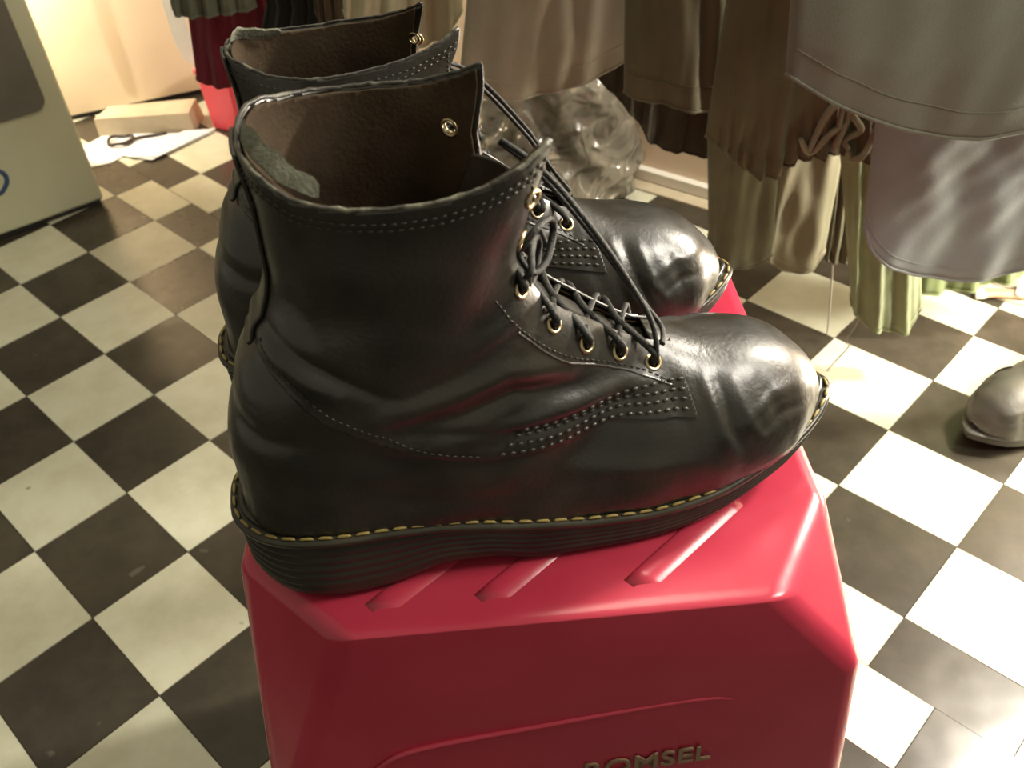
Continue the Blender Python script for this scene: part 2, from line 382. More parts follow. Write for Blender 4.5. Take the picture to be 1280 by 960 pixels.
def level(F, off, tmin=0, cond=None):
    """curve along the surface where field F crosses zero, column by column round the shaft"""
    out = []
    for j in range(NT):
        f = F[:, j]; k = np.where((f[:-1] <= 0) != (f[1:] <= 0))[0]
        if len(k) == 0: continue
        k = k[0]; r = f[k]/(f[k]-f[k+1])
        p = P0[k, j]*(1-r)+P0[k+1, j]*r; nn = N0[k, j]
        if cond is None or cond(p, S_[j]): out.append((p+nn*off))
    return np.array(out)
def resample(C_, step):
    d = np.r_[0, np.cumsum(np.linalg.norm(np.diff(C_, axis=0), axis=1))]; n = max(2, int(d[-1]/step)+1); s = np.linspace(0, d[-1], n)
    return np.stack([np.interp(s, d, C_[:, k]) for k in range(3)], 1)
def dashes(C_, step, duty, r):
    P_ = resample(C_, step); out = []
    for a, b in zip(P_[:-1], P_[1:]):
        if np.linalg.norm(b-a) > step*2: continue
        e = a+(b-a)*duty; out.append(tubevf([a, (a+e)/2, e], r, 5, radii=[r*.5, r, r*.5]))
    return merge(out)
def sidecurve(poly, sg, off, n=40):
    C_ = catmull([(*p, 0) for p in poly], n); return np.array([side_pt(a, b, sg, off)[0] for a, b, _ in C_])

PARTS = []      # (path name, verts, faces, material, smooth, solid, label)
OFFQ = .0016
big = np.full(x.shape, .05)
vampf = np.maximum.reduce([seam(x)+.008-z, np.where(z < .13, x-(frontx(z)-.008), -.05)])
inslit = np.where((sfr > .5) & (z < .14) & (z > .085) & (x < .214), np.abs(y-yc_of(x))-gap(z)-.006, .05)
PARTS.append(('vamp', *gridmesh(0, [vampf, np.where(z < .12, .05, -.05) if False else big]), 'leather', True, .0012, None))
PARTS.append(('quarter', *gridmesh(OFFQ, [F_rim, F_seam, F_front, F_slit, holef]), 'leather', True, .0018, None))
PARTS.append(('lining', *gridmesh(-.0010, [F_rim-.0008, z-.055, F_slit-.0015, holef, np.where(x > .214, -1., 1.)]), 'lining', True, .0012, 'dark brown worn lining'))
tong = np.minimum.reduce([np.where(sfr > .5, .030-np.abs(y-yc_of(x)), -.05), 1*(.192-z), .224-x])
PARTS.append(('tongue', *gridmesh(-.0040, [tong]), 'leather', True, .0015, None))
# back strip
bs = np.minimum.reduce([np.where(sfr < .3, .0095-np.abs(y), -.05), rim(x)-z, z-.138])
PARTS.append(('back_strip', *gridmesh(.0036, [bs]), 'leather', True, .0018, None))
# collar binding & stitch rows
slitok = lambda p, s: not (s > .5 and abs(p[1]-float(yc_of(p[0]))) < float(gap(p[2])))
def opened(C_):   # start the loop at the slit gap
    d = np.linalg.norm(np.roll(C_, -1, 0)-C_, axis=1); k = int(np.argmax(d)); return np.roll(C_, -(k+1), 0)
Crim = opened(level(rim(x)-z, .0008, cond=slitok))
PARTS.append(('collar_binding', *tubevf(resample(Crim, .003)+np.array([0, 0, .0003])+rng.normal(0, .00018, (len(resample(Crim, .003)), 3)), .0010, 8), 'binding', True, 0, 'frayed grey collar edge'))
rows = []
for dz in (.0055, .0085):
    rows.append(dashes(opened(level(rim(x)-dz-z, .0019, cond=slitok)), .0036, .62, .00045))
PARTS.append(('collar_stitching', *merge(rows), 'thread', True, 0, 'STUFF'))
rows = []
for sg in (-1, 1):
    rows.append(dashes(sidecurve([(.1330, .160), (.1435, .1385), (.160, .1190), (.186, .1010), (.2160, .0825)], sg, .0019), .0034, .65, .00045))
    rows.append(dashes(sidecurve([(.035, .151), (.048, .137), (.060, .119), (.079, .1025), (.094, .0905), (.120, .0805)], sg, .0019), .0034, .65, .00045))
    for k in range(4):
        o = .0028+.0036*k
        rows.append(dashes(sidecurve([(.128+.004*k, .0765+o), (.155, .074+o), (.185, .074+o), (.223, .069+o)], sg, .0018), .0046, .62, .0011))
    rows.append(dashes(sidecurve([(.1500, .216), (.1485, .196), (.1490, .178)], sg, .0019, 20), .0034, .65, .0004))
PARTS.append(('seam_stitching', *merge(rows), 'thread', True, 0, 'STUFF'))
# raised edge of the facing and a crease line at the toe of the quarter
rd = []
for sg in (-1, 1):
    PARTS.append(('facing_edge', *tubevf(sidecurve([(.1415, .1385), (.1590, .1170), (.185, .0995), (.2160, .0810)], sg, .0012), .0009, 6), 'leather', True, 0, 'SAME'))
# pull tab folded inside the collar
tabc = catmull([(.0505, .002, .226), (.0515, -.004, .229), (.055, -.014, .228), (.064, -.025, .223), (.075, -.032, .219)], 18)
tv = []; tf = []
for k, p in enumerate(tabc):
    wdt = .0095*math.sin(math.pi*(.12+.70*k/17))+.001*math.sin(k*1.7); upv = np.array([.25, .62, .74])*wdt; nn_ = np.array([.3, -.75, .6])*.0006
    for a in (-.25, .75):
        for h in (-1, 1): tv.append(p+upv*a+nn_*h)
for k in range(len(tabc)-1):
    a = k*4; b = a+4; tf += [(a+1, a+3, b+3, b+1), (a+2, a, b, b+2), (a, a+1, b+1, b), (a+3, a+2, b+2, b+3)]
tf += [(0, 2, 3, 1), (len(tv)-4, len(tv)-3, len(tv)-1, len(tv)-2)]
PARTS.append(('pull_tab', tv, tf, 'greytab', False, 0, 'frayed grey fabric pull tab'))
# sole
ZT = lambda x: np.interp(x, [0, .04, .07, .10, .13, .17, .20, .24, .28, .312], [.045, .045, .042, .037, .031, .0245, .0215, .0225, .0270, .032])
ZB = lambda x: np.interp(x, [0, .02, .04, .07, .095, .12, .14, .20, .24, .28, .312], [.009, .002, 0, 0, .007, .006, 0, 0, .004, .011, .020])
def onorm(C_):
    T = np.roll(C_, -1, 0)-np.roll(C_, 1, 0); T /= np.linalg.norm(T, axis=1, keepdims=True)+1e-12
    return np.stack([-T[:, 1], T[:, 0]], 1)      # points inward for this winding
O2 = OUTL[:, :2]; ON = onorm(O2)
if ((O2[50]+ON[50]*.01)-np.array([.15, 0]))@((O2[50]+ON[50]*.01)-np.array([.15, 0])) > (O2[50]-np.array([.15, 0]))@(O2[50]-np.array([.15, 0])): ON = -ON
def loft2(levels, capb=True):
    V = []; F = []; n = len(O2)
    for fr, ins, dz in levels:
        q = O2+ON*ins; zt, zb = ZT(O2[:, 0]), ZB(O2[:, 0]); zz = zb+(zt-zb)*fr+dz
        V += [np.array([q[k, 0], q[k, 1], zz[k]]) for k in range(n)]
    for l in range(len(levels)-1):
        for k in range(n): k2 = (k+1) % n; F.append((l*n+k, (l+1)*n+k, (l+1)*n+k2, l*n+k2))
    if capb: F.append(tuple((len(levels)-1)*n+k for k in range(n)))
    return V, F
welt_lv = [(1, .0100, .0004), (1, .0012, .0004), (1, .0002, -.0002), (1, -.0003, -.0012), (1, .0, -.0030), (1, .0008, -.0036), (1, .010, -.0036)]
V_, F_ = loft2(welt_lv, False); PARTS.append(('welt', V_, F_, 'welt', True, 0, None))
sl = [(1, .009, -.0036), (1, .0022, -.0036), (.84, .0022, 0)]
for k in range(5):
    f0 = .82-k*.13; sl += [(f0, .0024, 0), (f0-.03, .0018, 0), (f0-.06, .0018, 0), (f0-.10, .0024, 0)]
sl += [(.16, .0020, 0), (.05, .0030, 0), (0, .0055, 0)]
V_, F_ = loft2(sl); PARTS.append(('sole', V_, F_, 'sole', True, 0, None))
# rand bead on top of the welt
q = O2+ON*.0065; PARTS.append(('rand', *tubevf(np.stack([q[:, 0], q[:, 1], ZT(q[:, 0])+.0022], 1), .0019, 8, True), 'welt', True, 0, None))
# eyelets, laces
def torus(p, nn, R, r, ns=24, nr=8):
    nn = np.array(nn); u = np.cross(nn, [0, 0, 1.]); u /= np.linalg.norm(u); v = np.cross(nn, u); V = []; F = []
    for a in range(ns):
        A = 2*math.pi*a/ns; d = u*math.cos(A)+v*math.sin(A)
        for b in range(nr):
            B = 2*math.pi*b/nr; V.append(p+d*(R+r*math.cos(B))+nn*r*.8*math.sin(B))
    for a in range(ns):
        for b in range(nr): F.append((a*nr+b, ((a+1) % ns)*nr+b, ((a+1) % ns)*nr+(b+1) % nr, a*nr+(b+1) % nr))
    return V, F
EP = {}
for sg in (-1, 1):
    for k, (a, b) in enumerate(EYES[sg]):
        p, nn = side_pt(a, b, sg, .0018); EP[sg, k] = (p, nn)
        V1, F1 = torus(p, nn, .0036, .0010); V2, F2 = torus(p-nn*.0044, nn, .0035, .0007)
        PARTS.append(('eyelet', *merge([(V1, F1), (V2, F2)]), 'brass', True, 0, 'SAME'))
def lace(pts, r=.0018, n=40): PARTS.append(('lace', *tubevf(catmull(pts, n), r, 8, flat=.8), 'lace', True, 0, 'SAME'))
Cc = lambda k: (EP[-1, k][0]+EP[1, k][0])/2
for k in range(5):                                   # loose criss-cross bars
    a, na = EP[-1, k]; b, nb = EP[1, min(k+1, 6)]; b0, nb0 = EP[1, k]
    up_ = np.array([-.35, 0, .9])
    mid = (a+b)/2+up_*(.010+.003*(k == 3))
    lace([a-na*.003, a+na*.0015+np.array([.0, 0, .001]), a+na*.004+np.array([-.003, .002, .006]), mid, b+nb*.003+np.array([.002, 0, .001]), b-nb*.003])
    if k < 4:
        a2, na2 = EP[-1, k+1]
        mid = (a2+b0)/2+up_*.007
        lace([b0-nb0*.003, b0+nb0*.004+np.array([-.002, -.002, .004]), mid, a2+na2*.003+np.array([-.002, .003, .005]), a2+na2*.0015, a2-na2*.003])
lace([np.array(v) for v in [(.146, -.024, .158), (.150, -.030, .166), (.153, -.020, .172), (.158, -.008, .167), (.160, -.002, .158), (.155, -.012, .150), (.150, -.022, .153), (.153, -.018, .165), (.160, .0, .166), (.166, .010, .150)]], .0017, 70)
lace([np.array(v) for v in [(.148, -.022, .172), (.155, -.020, .179), (.163, -.010, .176), (.166, -.004, .166), (.160, -.014, .158), (.152, -.022, .160), (.148, -.014, .168), (.155, .002, .172)]], .0017, 60)
e0 = EP[-1, 0][0]
lace([np.array(v) for v in [(.152, .012, .203), (.160, .006, .196), (.171, .001, .182), (.186, -.003, .158), (.199, -.007, .134), (.208, -.013, .114)]]+[e0+EP[-1, 0][1]*.003+np.array([0, 0, .003]), e0-EP[-1, 0][1]*.002], .0016, 60)
lace([np.array(v) for v in [(.152, .014, .201), (.162, .009, .191), (.173, .004, .175), (.187, .003, .152), (.199, .001, .131), (.209, .002, .114), (.217, -.002, .101), (.214, -.012, .099)]], .0015, 60)

# welt stitches: one shared mesh per side
def weltstitches():
    q = O2+ON*.0020; C3 = np.stack([q[:, 0], q[:, 1], ZT(q[:, 0])+.0010], 1); C3 = np.vstack([C3, C3[:1]])
    R3 = resample(C3, .0086); out = []
    for a, b in zip(R3[:-1], R3[1:]): out.append((a, b-a))
    return out
WS = weltstitches()
def slouch(V, flat_collar):
    # worn shape: the side of the shaft towards -y sags and splays forward, the other side stands straight
    V = np.array(V, float); f = np.clip((V[:, 2]-.14)/.09, 0, 1); sd = np.clip(V[:, 1]/.035, -1, 1); fr = np.clip((V[:, 0]-.105)/.05, 0, 1)
    V[:, 2] += f*(-.0002+.0045*sd); V[:, 0] -= f*fr*(np.clip(sd, 0, 1)*.012)
    V[:, 2] -= f*fr*np.clip(sd, 0, 1)*.006
    if flat_collar: V[:, 1] = V[:, 1]*(1-.52*f)-.004*f; V[:, 2] -= .0125*f
    return V
def build_boot(name, loc, rz, mirror, label):
    root = tag(empty(name, loc, rz), label, 'boot', 'pair of black lace-up boots')
    my = -1 if mirror else 1
    store = {}
    for pn, V, F, mn, sm, sol, lab in PARTS:
        V = np.array(V, float)*np.array([1, my, 1]); V = slouch(V, mirror)
        if sol:   # make sure faces look outwards before thickening
            pass
        par = root
        for pp, kids in (('quarter', ('eyelet', 'seam_stitching', 'facing_edge')), ('collar_binding', ('collar_stitching',)), ('lining', ('pull_tab',))):
            if pn in kids: par = store[pp]
        o = link(pn, V, F, M[mn], par, sm, flip=mirror); store.setdefault(pn, o)
        if sol: mod_solid(o, sol, -1)
        if lab == 'STUFF': o['kind'] = 'stuff'
        elif lab and lab != 'SAME': o['label'] = lab
    V, F = tubevf([(-.0033, 0, 0), (-.0022, 0, .0003), (0, 0, .0004), (.0022, 0, .0003), (.0033, 0, 0)], .0008, 6, radii=[.0004, .00075, .0008, .00075, .0004])
    first = None
    for a, d in WS:
        a = a*np.array([1, my, 1]); d = d*np.array([1, my, 1])
        if first is None: s = first = link('welt_stitch', V, F, M['stitch'], store['welt'], True)
        else: s = first.copy(); COL.objects.link(s)
        s.location = a+d*.5
        s.rotation_euler = (0, -math.atan2(d[2], math.hypot(d[0], d[1])), math.atan2(d[1], d[0])+random.uniform(-.06, .06))
    return root
ZC = .530
build_boot('lace_up_boot', (-.1415, .3205, ZC), math.radians(9.2), False, 'black leather lace-up boot nearest the camera, gaping collar, laces loosely tied, on red canister')
build_boot('lace_up_boot', (-.169, .441, ZC), math.radians(12), True, 'black leather lace-up boot standing behind the front boot on the red canister')

# ================================================================== RED CANISTER
can = tag(empty('canister', (0, .46, 0)), 'large glossy red plastic canister on which both boots stand', 'canister')
ofs = Vector((0, .46, 0))
zt = ZC-.002
pts = [(-.093, .266, zt), (.121, .267, zt), (.160, .330, zt), (.157, .562, zt), (.120, .598, zt), (-.100, .600, zt), (-.148, .560, zt), (-.150, .322, zt),
       (.167, .262, .467), (-.163, .258, .335), (.176, .312, .455), (-.168, .318, .335), (.174, .570, .46), (.12, .606, .46), (-.165, .570, .34), (-.11, .608, .34),
       (.176, .259, .30), (.186, .285, .30), (.178, .259, .0), (-.166, .257, .0), (.188, .285, .0), (-.172, .285, .0), (.186, .58, .0), (-.172, .58, .0), (.16, .61, .0), (-.15, .61, .0)]
V, F = hullvf([Vector(p)-ofs for p in pts])
body = link('canister_body', V, F, M['red'], can, True)
mod_bevel(body, .009, 5, 14)
wn = body.modifiers.new('wn', 'WEIGHTED_NORMAL'); wn.keep_sharp = False; wn.weight = 80
def relief(name, pts, r, m='red', flat=1.0, n=24, radii=None):
    C_ = catmull(pts, n); Vv, Ff = tubevf([np.array(c)-np.array(ofs) for c in C_], r, 10, radii=radii, flat=flat); return link(name, Vv, Ff, M[m], can, True)
for a, b in [((-.080, .283), (-.020, .334)), ((-.026, .283), (.036, .336)), ((.048, .284), (.110, .337))]:
    a = np.array(a); b = np.array(b); d = b-a; nn = np.array([d[1], -d[0]])/np.linalg.norm(d)
    # wedge shaped rib: steep on the left, running out gently to the right
    prof = [(-.0035, -.002), (-.0025, .0004), (-.0008, .0012), (.0015, .0013), (.016, -.0006), (.016, -.002)]
    Vv = []; Ff = []
    E_ = [a, a+d*.14, a+d*.9, b]; H_ = [.1, 1, 1, .3]
    for e, h in zip(E_, H_):
        for o_, hh in prof: Vv.append((e[0]+nn[0]*o_, e[1]+nn[1]*o_-ofs.y, zt+(hh*h if hh > 0 else hh)))
    k_ = len(prof)
    for i in range(3):
        for j in range(k_): j2 = (j+1) % k_; Ff.append((i*k_+j, i*k_+j2, (i+1)*k_+j2, (i+1)*k_+j))
    Ff += [tuple(range(k_))[::-1], tuple(3*k_+j for j in range(k_))]
    link('rib', Vv, Ff, M['red'], can, True)
yf = .2625
relief('panel_ridge', [(-.128, .2590, .34), (-.112, .2592, .385), (-.092, .2600, .412), (-.068, .2608, .428), (.0, .2618, .440), (.060, .2628, .449), (.088, .2628, .452), (.100, .2632, .450), (.112, .2645, .444)], .0019, n=60)
# lettering on the front
def text(body_, size, m, parent, mw, extr=.0006, sx=1):
    cu = bpy.data.curves.new('lettering', 'FONT'); cu.body = body_; cu.size = size; cu.extrude = extr; cu.resolution_u = 3; cu.shear = .15; cu.offset = .0002
    t_ = bpy.data.objects.new('t', cu); COL.objects.link(t_); dg = bpy.context.evaluated_depsgraph_get()
    me = bpy.data.meshes.new_from_object(t_.evaluated_get(dg)); bpy.data.objects.remove(t_)
    me.materials.clear(); me.materials.append(m); o = bpy.data.objects.new('lettering', me); COL.objects.link(o); o.parent = parent; o.matrix_local = mw; return o
mw = Matrix.Translation((-.003, .2596-.46, .3755))@Matrix.Rotation(math.radians(9), 4, 'Y').inverted()@Matrix.Rotation(math.radians(90), 4, 'X')
mw = Matrix.Translation((.0205, .2588-.46, .3840))@Matrix.Rotation(math.radians(-8), 4, 'Y')@Matrix.Rotation(math.radians(88), 4, 'X')
text('ROMSEL', .0200, M['ink'], can, mw)['label'] = 'faded capital letters'

# ================================================================== GARMENTS
def garment(name, label, cat, y0, bot, top, m, depth=.03, folds=(5, .006), z1=1.0, hem=None, nx=56, nz=46, wr_=.002, seed=0, pleat=0, group='clothes hanging behind the boots', ywide=0, swing=0):
    r = np.random.default_rng(seed+11); ph = r.uniform(0, 6.28, 8)
    B = np.array(bot, float); d = np.r_[0, np.cumsum(np.hypot(*np.diff(B, axis=0).T))]; d /= d[-1]
    s = np.linspace(0, 1, nx)
    sm = np.linspace(0, 1, nx)
    bx = np.interp(sm, d, B[:, 0]); bz = np.interp(sm, d, B[:, 1])
    ker = np.array([1, 2, 3, 2, 1.]); ker /= ker.sum()
    pad = lambda a: np.r_[2*a[0]-a[2], 2*a[0]-a[1], a, 2*a[-1]-a[-2], 2*a[-1]-a[-3]]
    bz = np.convolve(pad(bz), ker, 'valid'); bx = np.convolve(pad(bx), ker, 'valid')
    (xl, zl), (xr, zr) = top
    V = []; F = []
    def pt(i, k, side):
        h = k/(nz-1); S = s[i]
        if h < .6: g = h/.6; zt_ = zl+(zr-zl)*S; X = bx[i]+((xl+(xr-xl)*S)-bx[i])*g; Z = bz[i]+(zt_-bz[i])*g
        else: g = (h-.6)/.4; zt_ = zl+(zr-zl)*S; X = xl+(xr-xl)*S; Z = zt_+(max(z1, zt_+.1)-zt_)*g
        prof = math.sin(math.pi*min(max(S, .0), 1))**.45
        fa = folds[1]*(1-.45*h)
        f_ = fa*(math.sin(2*math.pi*folds[0]*S+ph[0]+.9*math.sin(3*h+ph[1]))+.45*math.sin(2*math.pi*folds[0]*2.3*S+ph[2]-2*h))
        f_ += wr_*(math.sin(75*X+ph[3]+2.2*math.sin(Z*17+ph[4]))*math.sin(Z*38+ph[5]+X*30)+.35*math.sin(150*X-90*Z+3*math.sin(25*Z)))
        if pleat: f_ += pleat*math.exp(-(h/.16)**2)*math.sin(2*math.pi*S*15+2*math.sin(9*S))
        f_ *= prof
        yy = y0+(-1 if side == 0 else 1)*depth*prof*(.55+.45*min(1, h*2.2+.35))+f_*(1 if side == 0 else .6)+swing*(1-h)
        return (X, yy, Z+(.0 if side == 0 else .004))
    loop = [(i, 0) for i in range(nx)]+[(i, 1) for i in range(nx-2, 0, -1)]; n = len(loop)
    for k in range(nz):
        for i, sd in loop: V.append(pt(i, k, sd))
    for k in range(nz-1):
        for j in range(n): j2 = (j+1) % n; F.append((k*n+j, k*n+j2, (k+1)*n+j2, (k+1)*n+j))
    c = Vector((float(bx.mean()), y0, float(bz.min())))
    root = empty(name, c); tag(root, label, cat, group)
    o = link(cat.replace(' ', '_')+'_cloth', [Vector(v)-c for v in V], F, m, root, True); mod_solid(o, .0016, 0)
    # turned hem: a soft roll along the lower edge
    edge = [Vector(pt(i, 0, 0))-c for i in range(nx)]+[Vector(pt(i, 0, 1))-c for i in range(nx-2, 0, -1)]
    h_ = link('hem', *tubevf([tuple(e) for e in edge], .0021, 6, True), m, root, True)
    if hem:
        row = []
        for hk in hem:
            k = hk/.0001
            line = []
            for i in range(1, nx-1):
                a = Vector(pt(i, 0, 0)); kk = 1
                while kk < nz-1 and (Vector(pt(i, kk, 0))-a).length < hk: kk += 1
                p1, p0 = Vector(pt(i, kk, 0)), Vector(pt(i, kk-1, 0)); l0 = (p0-a).length; l1 = (p1-a).length; g = (hk-l0)/max(l1-l0, 1e-6)
                line.append(tuple(p0.lerp(p1, g)-c+Vector((0, -.0008, 0))))
            row.append(tubevf(line, .0007, 5))
        o2 = link('hem_seam', *merge(row), m, h_, True)
    return root
garment('hanging_shirt', 'grey-green garment hem at top left, hanging above the dark red garment', 'shirt', 1.25, [(-.388, .512), (-.383, .497), (-.35, .495), (-.284, .497)], [(-.379, .60), (-.272, .60)], C['hem'], .02, seed=1)
garment('hanging_sweater', 'dark red garment hanging at top left behind the boots', 'sweater', 1.36, [(-.418, .368), (-.402, .361), (-.367, .359), (-.30, .355)], [(-.404, .459), (-.28, .459)], C['red'], .028, folds=(3, .006), seed=2)
garment('hanging_trousers', 'black garment hanging just behind the boot collars', 'trousers', 1.28, [(-.312, .405), (-.256, .412), (-.165, .424)], [(-.276, .49), (-.165, .49)], C['black'], .03, seed=3)
garment('hanging_sleeve', 'small brown cloth hanging between the black and the beige garment', 'sleeve', 1.2, [(-.200, .505), (-.196, .483), (-.172, .471), (-.145, .468)], [(-.201, .56), (-.145, .56)], C['brown'], .018, seed=4)
garment('hanging_sleeve', 'pale beige sleeve with rounded end, left of the tan coat', 'sleeve', 1.125, [(-0.156, 0.526), (-0.146, 0.494), (-0.098, 0.480), (-0.044, 0.486), (-0.020, 0.514)], [(-0.152, 0.593), (-0.010, 0.593)], C['beige'], 0.022, seed=5)
garment('hanging_coat', 'tan coat with stitched hem hanging above the shiny grey bag', 'coat', 1.05, [(-.034, .438), (.001, .442), (.045, .439), (.080, .443), (.125, .455), (.164, .471)], [(-.012, .55), (.163, .55)], C['tan'], .018, folds=(2.5, .004), hem=(.022,), seed=6, wr_=.003)
garment('hanging_trousers', 'dark brown garment showing below the olive jacket, diagonal left edge', 'trousers', 1.105, [(0.131, 0.435), (0.166, 0.396), (0.192, 0.361), (0.200, 0.339), (0.242, 0.320), (0.290, 0.307)], [(0.133, 0.523), (0.290, 0.523)], C['dark'], 0.014, seed=7)
garment('hanging_jacket', 'olive brown jacket with a wide hem band beside the tan coat', 'jacket', 0.990, [(0.151, 0.458), (0.171, 0.450), (0.222, 0.435), (0.239, 0.429), (0.274, 0.432)], [(0.151, 0.560), (0.267, 0.560)], C['olive'], 0.014, folds=(2.5, .004), hem=(.026, .029), seed=8)
JK = garment('hanging_jacket', 'olive cotton jacket with a gathered drawcord waist, centre right', 'jacket', 0.945, [(0.234, 0.420), (0.258, 0.401), (0.277, 0.380), (0.300, 0.369), (0.323, 0.376), (0.344, 0.389), (0.378, 0.393), (0.401, 0.381), (0.422, 0.376), (0.435, 0.409)], [(0.245, 0.564), (0.407, 0.564)], C['camo'], 0.016, folds=(4, .004), hem=(.020,), seed=9, pleat=.007, wr_=.003)
garment('hanging_sleeve', 'olive sleeve hanging just right of the far boot toe', 'sleeve', 1.035, [(0.270, 0.232), (0.279, 0.194), (0.304, 0.187), (0.330, 0.184), (0.356, 0.195)], [(0.258, 0.386), (0.345, 0.386)], C['s1'], 0.016, folds=(2, .004), hem=(.012,), seed=10, wr_=.0035)
garment('hanging_sleeve', 'khaki sleeve with a puckered cuff, second right of the far boot toe', 'sleeve', 1.065, [(0.354, 0.200), (0.363, 0.166), (0.381, 0.152), (0.402, 0.147), (0.422, 0.152), (0.438, 0.174)], [(0.346, 0.359), (0.438, 0.359)], C['s2'], 0.015, folds=(1.6, .004), hem=(.012,), seed=11, wr_=.003)
SLV = {}
SLV['dark'] = garment('hanging_sleeve', 'dark olive sleeve end between the khaki sleeve and the long green sleeve', 'sleeve', 1.085, [(0.436, 0.157), (0.458, 0.144), (0.497, 0.139)], [(0.427, 0.305), (0.484, 0.305)], C['camo'], 0.01, seed=12)
SLV['green'] = garment('hanging_sleeve', 'long green sleeve hanging lowest, open cuff above white floor tile', 'sleeve', 0.995, [(0.456, 0.147), (0.462, 0.121), (0.484, 0.099), (0.507, 0.087), (0.538, 0.081), (0.556, 0.113)], [(0.405, 0.368), (0.497, 0.368)], C['s3'], 0.014, folds=(3, .006), hem=(.010,), seed=13)
garment('hanging_coat', 'grey-olive coat at the top right corner with curved hem', 'coat', 0.800, [(0.266, 0.549), (0.311, 0.522), (0.359, 0.500), (0.391, 0.488), (0.446, 0.477), (0.530, 0.486), (0.600, 0.505)], [(0.262, 0.613), (0.590, 0.613)], C['coat'], .026, folds=(2.5, .002), hem=(.028,), seed=14)
garment('hanging_trousers', 'grey-blue garment with rounded bottom, lowest large cloth at right', 'trousers', 0.895, [(0.408, 0.322), (0.418, 0.291), (0.441, 0.270), (0.477, 0.251), (0.532, 0.238), (0.579, 0.242), (0.640, 0.265), (0.708, 0.296)], [(0.398, 0.452), (0.687, 0.452)], C['blue'], .02, folds=(1.5, .005), hem=(.016,), seed=15)
garment('hanging_shirt', 'moss green cloth edge below the grey-blue garment at right', 'shirt', 1.070, [(0.552, 0.092), (0.608, 0.085), (0.665, 0.088), (0.721, 0.101), (0.811, 0.127)], [(0.529, 0.311), (0.788, 0.311)], C['green'], 0.012, seed=16)
# cords
for pp in ([(.342, .404), (.352, .430), (.360, .452), (.372, .452), (.370, .430)], [(.331, .419), (.345, .400), (.362, .422), (.381, .434)],
           [(.395, .451), (.384, .442), (.395, .424), (.381, .412), (.386, .401)], [(.413, .431), (.410, .405), (.400, .390), (.389, .389), (.386, .400)],
           [(.375, .458), (.380, .440), (.371, .410), (.376, .395)]):
    c3 = catmull([(a, .921+.004*(k % 2), b_) for k, (a, b_) in enumerate(pp)], 30)-np.array(JK.location)
    rr = .0048*np.sin(np.pi*np.linspace(.12, .88, 30))**.5
    link('gathered_fold', *tubevf(c3, .0048, 8, radii=rr, flat=.8), C['s2'], JK, True)
M['cord'] = mat('grey_cord', (.30, .26, .22), .7)
def cordobj(owner, pts, r):
    k = Vector(owner.location); link('cord', *tubevf(catmull(np.array(pts)-np.array(k), 30), r, 6), M['cord'], owner, True)['label'] = 'thin grey cord'
cordobj(SLV['dark'], [(.448, 1.08, .230), (.456, 1.079, .165), (.466, 1.078, .07), (.470, 1.078, .012)], .0012)
cordobj(SLV['green'], [(.474, .995, .125), (.473, .995, .10), (.463, .998, .065), (.470, 1.0, .055), (.458, 1.002, .03), (.448, 1.005, .008)], .0010)
o = link('wall_light_strip', *(lambda q: q)(hullvf([Vector(v) for v in [(-.02, 0, .18), (.02, 0, .18), (-.015, 0, .03), (.014, 0, .0), (.02, 0, .01), (-.005, 0, .005), (-.02, .006, .18), (.02, .006, .18), (.014, .006, 0), (-.005, .006, .006)]])), C['white'])  # added strip, no garment: the bright patch of light on the wall as a shape
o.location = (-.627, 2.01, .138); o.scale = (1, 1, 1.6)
tag(o, 'added white strip for the patch of light on the wall beside the left edge of the dark red garment', 'light patch')

# ================================================================== FLOOR THINGS
# appliance at left
A0 = Vector((-.765, 1.688, 0)); A1 = Vector((-.937, 1.576, 0)); ad = (A1-A0).normalized(); an = Vector((ad.y, -ad.x, 0))
if an.dot(Vector((0, 0, 0))-A0) > 0: an = -an         # points away from camera (into the body)
app = tag(empty('cooker', A0), 'cream enamel cooker at the left edge with dark oven window and blue mark', 'cooker')
def pq(a, dpt, z): return ad*a+an*dpt+Vector((0, 0, z))
def pbox(name, a0, a1, d0, d1, z0, z1, m, bev=0):
    V = [pq(a, d, z) for a in (a0, a1) for d in (d0, d1) for z in (z0, z1)]
    o = link(name, V, [(0, 1, 3, 2), (4, 6, 7, 5), (0, 4, 5, 1), (2, 3, 7, 6), (0, 2, 6, 4), (1, 5, 7, 3)], M[m], app)
    bm = bmesh.new(); bm.from_mesh(o.data); bmesh.ops.recalc_face_normals(bm, faces=bm.faces); bm.to_mesh(o.data); bm.free()
    if bev: mod_bevel(o, bev, 3)
    return o
pbox('plinth', .006, .55, .012, .24, 0, .012, 'dark')
pbox('cabinet', 0, .56, 0, .25, .012, .80, 'cream', .006)
# oven window with rounded corner, slightly proud
def rrect(a0, a1, z0, z1, r, d0, d1, name, m):
    pts_ = []
    for cx, cz, s0 in [(a0+r, z0+r, math.pi), (a1-r, z0+r, 1.5*math.pi), (a1-r, z1-r, 0), (a0+r, z1-r, .5*math.pi)]:
        for k in range(9): A = s0+k*math.pi/16; pts_.append((cx+r*math.cos(A), cz+r*math.sin(A)))
    n_ = len(pts_); V = [pq(a, d0, z_) for a, z_ in pts_]+[pq(a, d1, z_) for a, z_ in pts_]
    F = [tuple(range(n_)), tuple(range(2*n_-1, n_-1, -1))]+[(k, n_+k, n_+(k+1) % n_, (k+1) % n_) for k in range(n_)]
    o = link(name, V, F, M[m], app)
    bm = bmesh.new(); bm.from_mesh(o.data); bmesh.ops.recalc_face_normals(bm, faces=bm.faces); bm.to_mesh(o.data); bm.free()
rrect(.033, .50, .212, .60, .022, -.003, .004, 'oven_window', 'greyglass')
V = []
